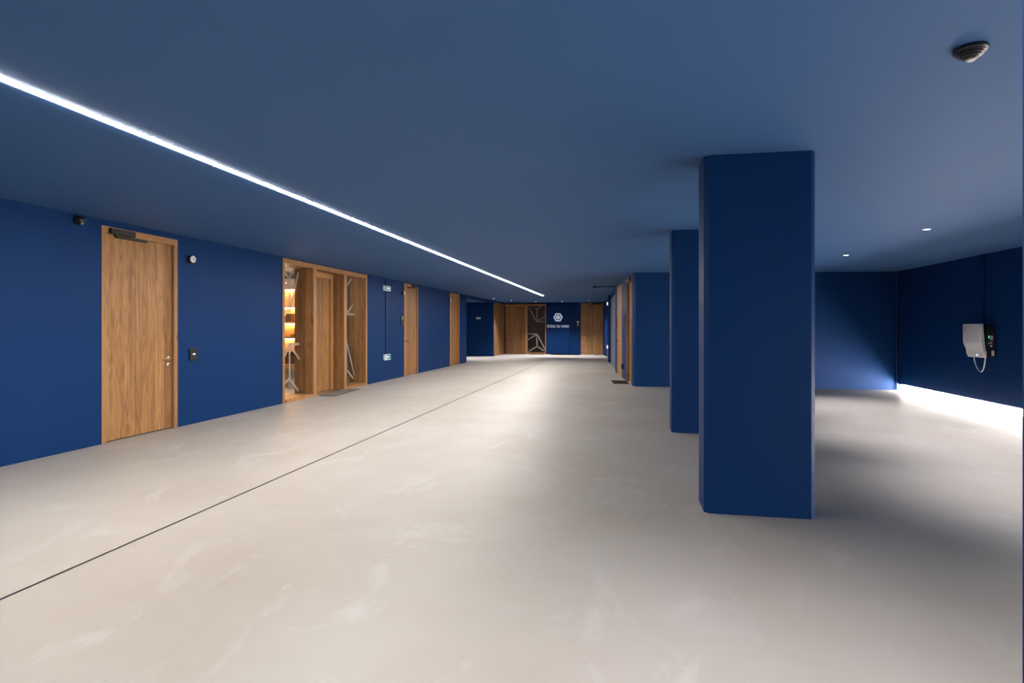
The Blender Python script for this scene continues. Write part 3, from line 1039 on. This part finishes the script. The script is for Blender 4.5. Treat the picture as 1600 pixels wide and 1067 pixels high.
MB().box(10.11, 10.22, 0.0005, 0.045, 1.33, 2.449, FRW, bevel=0.004, seg=1).build('channel', 'blue', cd)
MB().box(10.105, 10.225, 0.0005, 0.048, 1.9, 1.93, FRW).build('clip', 'blue', cd)
# corner pipe
cd = thing('conduit', 'blue pipe with elbow in the corner of the right bay', 'conduit', (5.53, 12.9, 0))
YB = BW0.y + (BW1.y - BW0.y) * (5.5 - BW0.x) / (BW1.x - BW0.x)
MB().tube([(5.578, YB - 0.03, 0.02), (5.578, YB - 0.03, 2.36)], 0.02, 12).build('pipe', 'blue_trim', cd, smooth=True)
MB().box(5.38, 5.598, YB - 0.10, YB - 0.015, 2.355, 2.435, bevel=0.012).build('elbow_box', 'blue_trim', cd)
for z in (0.7, 1.3, 1.9):
    MB().box(5.548, 5.598, YB - 0.055, YB - 0.003, z, z + 0.02).build('clip', 'blue_trim', cd)

# ------------------------------------------------------------------ door mats
def mat_obj(name, pts, mat, label, h=0.012, cat='mat'):
    t = thing(name, label, cat, (sum(p[0] for p in pts) / len(pts), sum(p[1] for p in pts) / len(pts), 0))
    MB().prism(pts, 0.0005, h * 0.6, I4).build('backing', 'black', t)
    c_ = Vector((sum(p[0] for p in pts) / len(pts), sum(p[1] for p in pts) / len(pts)))
    inner = [tuple(c_ + (Vector(p) - c_) * 0.975) for p in pts]
    MB().prism(inner, h * 0.6, h, I4).build('pile', mat, t)
    return t


mat_obj('door_mat', [(-5.64, 9.78), (-5.30, 9.76), (-5.40, 10.99), (-5.64, 10.99)], 'mat_taupe', 'taupe door mat lying in front of the recessed shop entrance')
mat_obj('door_mat', [(-0.27, 13.93), (-0.19, 13.17), (0.17, 13.20), (0.10, 13.93)], 'mat_dark', 'dark brown door mat by the near door of the slanted wall')
mat_obj('door_mat', [(-3.35, 26.45), (-2.0, 26.3), (-1.9, 27.1), (-3.3, 27.1)], 'mat_dark', 'dark door mat in front of the emblem panel')
mat_obj('door_mat', [(-4.35, 26.8), (-3.7, 26.8), (-3.7, 27.1), (-4.35, 27.1)], 'mat_dark', 'small dark mat under the glazed end panel')
mat_obj('door_mat', [(-1.3, 26.6), (-0.92, 26.6), (-0.92, 27.1), (-1.3, 27.1)], 'mat_taupe', 'small brownish mat at the right foot of the end door')

# ------------------------------------------------------------------ shop interior seen through the left glazing
m = MB()
m.box(-9.8, XL - 0.38, 8.3, 8.4, 0, 2.6)
m.box(-9.9, -9.8, 8.3, 14.0, 0, 2.6)
m.box(-9.8, XL - 0.2, 13.9, 14.0, 0, 2.6)
tag(m.build('wall_shop', 'plaster'), 'greige walls of the shop behind the left glazing', 'wall', kind='structure')
tag(MB().box(-9.9, XL - 0.2, 8.3, 14.0, 2.49, 2.6).build('ceiling_shop', 'plaster'), 'pale ceiling of the shop behind the left glazing', 'ceiling', kind='structure')
tag(MB().box(-9.8, XL - 0.40, 8.4, 13.9, 0.0, 0.006).build('floor_shop', 'shop_floor'), 'white resin floor of the shop behind the left glazing', 'floor', kind='structure')

BY = 11.15
FB = frame((0, BY), (1, 0), (0, -1))
bx0, bx1 = -8.3, -6.93
bc = thing('bookcase', 'warmly lit honey wood shelving behind the left glazed bay', 'shelving', (-7.6, BY + 0.2, 0))
MB().box(bx0, bx1, -0.36, -0.33, 0, 2.2, FB).build('back_panel', 'shelf_wood', bc)
for a in (bx0, bx1 - 0.045):
    MB().box(a, a + 0.045, -0.33, 0.0, 0, 2.36, FB).build('side_panel', 'shelf_wood', bc)
MB().box(bx0, bx1, -0.36, 0.0, 2.14, 2.36, FB).build('fascia', 'dark_wood', bc)
for z in (1.74, 1.385, 1.055, 0.73):
    sh = MB().box(bx0 + 0.045, bx1 - 0.045, -0.33, -0.005, z, z + 0.035, FB).build('shelf', 'dark_wood' if z < 1.2 else 'shelf_wood', bc)
for z in (2.135, 1.735, 1.38, 1.05):
    MB().box(bx0 + 0.06, bx1 - 0.06, -0.30, -0.27, z - 0.012, z - 0.002, FB).build('light_strip', 'shelf_led', bc)
ct = thing('counter', 'pale wood counter with dark panel under the lit shelves', 'counter', (-7.6, 10.9, 0))
MB().box(bx0, bx1 + 0.02, 0.01, 0.28, 0.40, 0.50, FB, bevel=0.004, seg=1).build('top', 'shelf_wood', ct)
MB().box(bx0, bx1, 0.01, 0.24, 0.02, 0.40, FB).build('front', 'plaster', ct)
MB().box(bx0, bx1 - 0.05, 0.0, 0.012, 0.50, 0.70, FB).build('splash_panel', 'dark_wood', ct)
# goods on the shelves
for i, (x, z, w_, h_, mt, lab) in enumerate([
        (-7.20, 1.420, 0.12, 0.16, 'dark_wood', 'dark box on the second shelf of the lit shelving, left of the upright'),
        (-7.34, 1.420, 0.09, 0.11, 'grey_plastic', 'small grey box beside the dark box on the lit shelving')]):
    t = thing('storage_box', lab, 'box', (x, BY + 0.12, z))
    MB().box(x - w_ / 2, x + w_ / 2, -0.2, -0.06, z + 0.0005, z + h_, FB, bevel=0.004, seg=1).build('body', mt, t)
    MB().box(x - w_ / 2 - 0.003, x + w_ / 2 + 0.003, -0.203, -0.057, z + h_, z + h_ + 0.02, FB).build('lid', mt, t)
for i, (x, hh) in enumerate([(-7.14, 0.06), (-7.09, 0.06), (-7.01, 0.10)]):
    z = 1.0905
    t = thing('jar', ['small dark jar on the third lit shelf, left of three', 'small dark jar on the third lit shelf, middle of three', 'taller dark bottle on the third lit shelf by the upright'][i], 'jar', (x, BY + 0.1, z))
    T = Matrix.Translation((x, BY + 0.1, z))
    MB().lathe([(0.017, 0), (0.019, 0.005), (0.019, hh * 0.75), (0.012, hh * 0.85)], T, 16).build('body', 'dark_wood', t, smooth=True)
    MB().lathe([(0.012, hh * 0.85), (0.012, hh)], T, 16).build('lid', 'black', t)
# white bin and pendant lamps
wb = thing('waste_bin', 'small white bin on the shop floor below the counter end', 'bin', (-6.83, 10.75, 0.006))
T = Matrix.Translation((-6.83, 10.75, 0.0065))
MB().lathe([(0.065, 0), (0.08, 0.22)], T, 20).build('body', 'white', wb, smooth=True)
MB().lathe([(0.083, 0.22), (0.083, 0.235), (0.076, 0.235)], T, 20).build('rim', 'grey_plastic', wb)
for x, y, z, lab in ((-6.66, 10.0, 2.27, 'flat round pendant lamp hanging nearest inside the shop'), (-7.5, 11.0 - 0.6, 2.44, 'flat round lamp near the shop ceiling above the shelving'),
                     (-6.75, 12.4, 2.15, 'flat round pendant lamp seen through the right glazed bay')):
    t = thing('pendant_lamp', lab, 'lamp', (x, y, z))
    T = Matrix.Translation((x, y, z))
    MB().lathe([(0.11, 0), (0.115, 0.006), (0.11, 0.02), (0.03, 0.028)], T, 28).build('shade', 'white', t, smooth=True)
    MB().lathe([(0.105, -0.003), (0.105, 0.0005)], T, 28).build('diffuser', 'pendant_led', t)
    MB().tube([(x, y, z + 0.025), (x, y, 2.49)], 0.004, 8).build('cord', 'black', t)
    ld = bpy.data.lights.new('pendant_bulb', 'POINT')
    ld.energy = 14.0 if y < 12 else 3.0
    ld.color = (1.0, 0.86, 0.72)
    ld.shadow_soft_size = 0.06
    lo = bpy.data.objects.new('pendant_bulb', ld)
    COL.objects.link(lo)
    lo.parent = t
    lo.location = (0, 0, -0.09)

# umbrella leaning in the right glazed bay
um = thing('umbrella', 'furled navy umbrella with crook handle leaning in the right glazed bay', 'umbrella', (-6.095, 11.60, 0.007))
MB().tube([(-6.088, 11.605, 0.10), (-6.082, 11.61, 0.20), (-6.062, 11.625, 0.45), (-6.040, 11.645, 0.70), (-6.030, 11.652, 0.82), (-6.026, 11.655, 0.86), (-6.024, 11.656, 0.875)],
          [0.010, 0.034, 0.058, 0.072, 0.070, 0.045, 0.012], 16).build('canopy', 'navy_cloth', um, smooth=True)
hk = [(-6.024, 11.656, 0.87), (-6.020, 11.658, 0.93)]
for k in range(9):
    a = math.pi * k / 8
    hk.append((-6.020 + 0.028 - 0.028 * math.cos(a), 11.658, 0.94 + 0.035 * math.sin(a)))
MB().tube(hk, 0.0095, 10).build('crook_handle', 'dark_wood', um, smooth=True)
MB().tube([(-6.088, 11.605, 0.11), (-6.095, 11.60, 0.007)], 0.005, 8).build('tip', 'steel', um)

for o in S.objects:
    if '_base' in o:
        del o['_base']
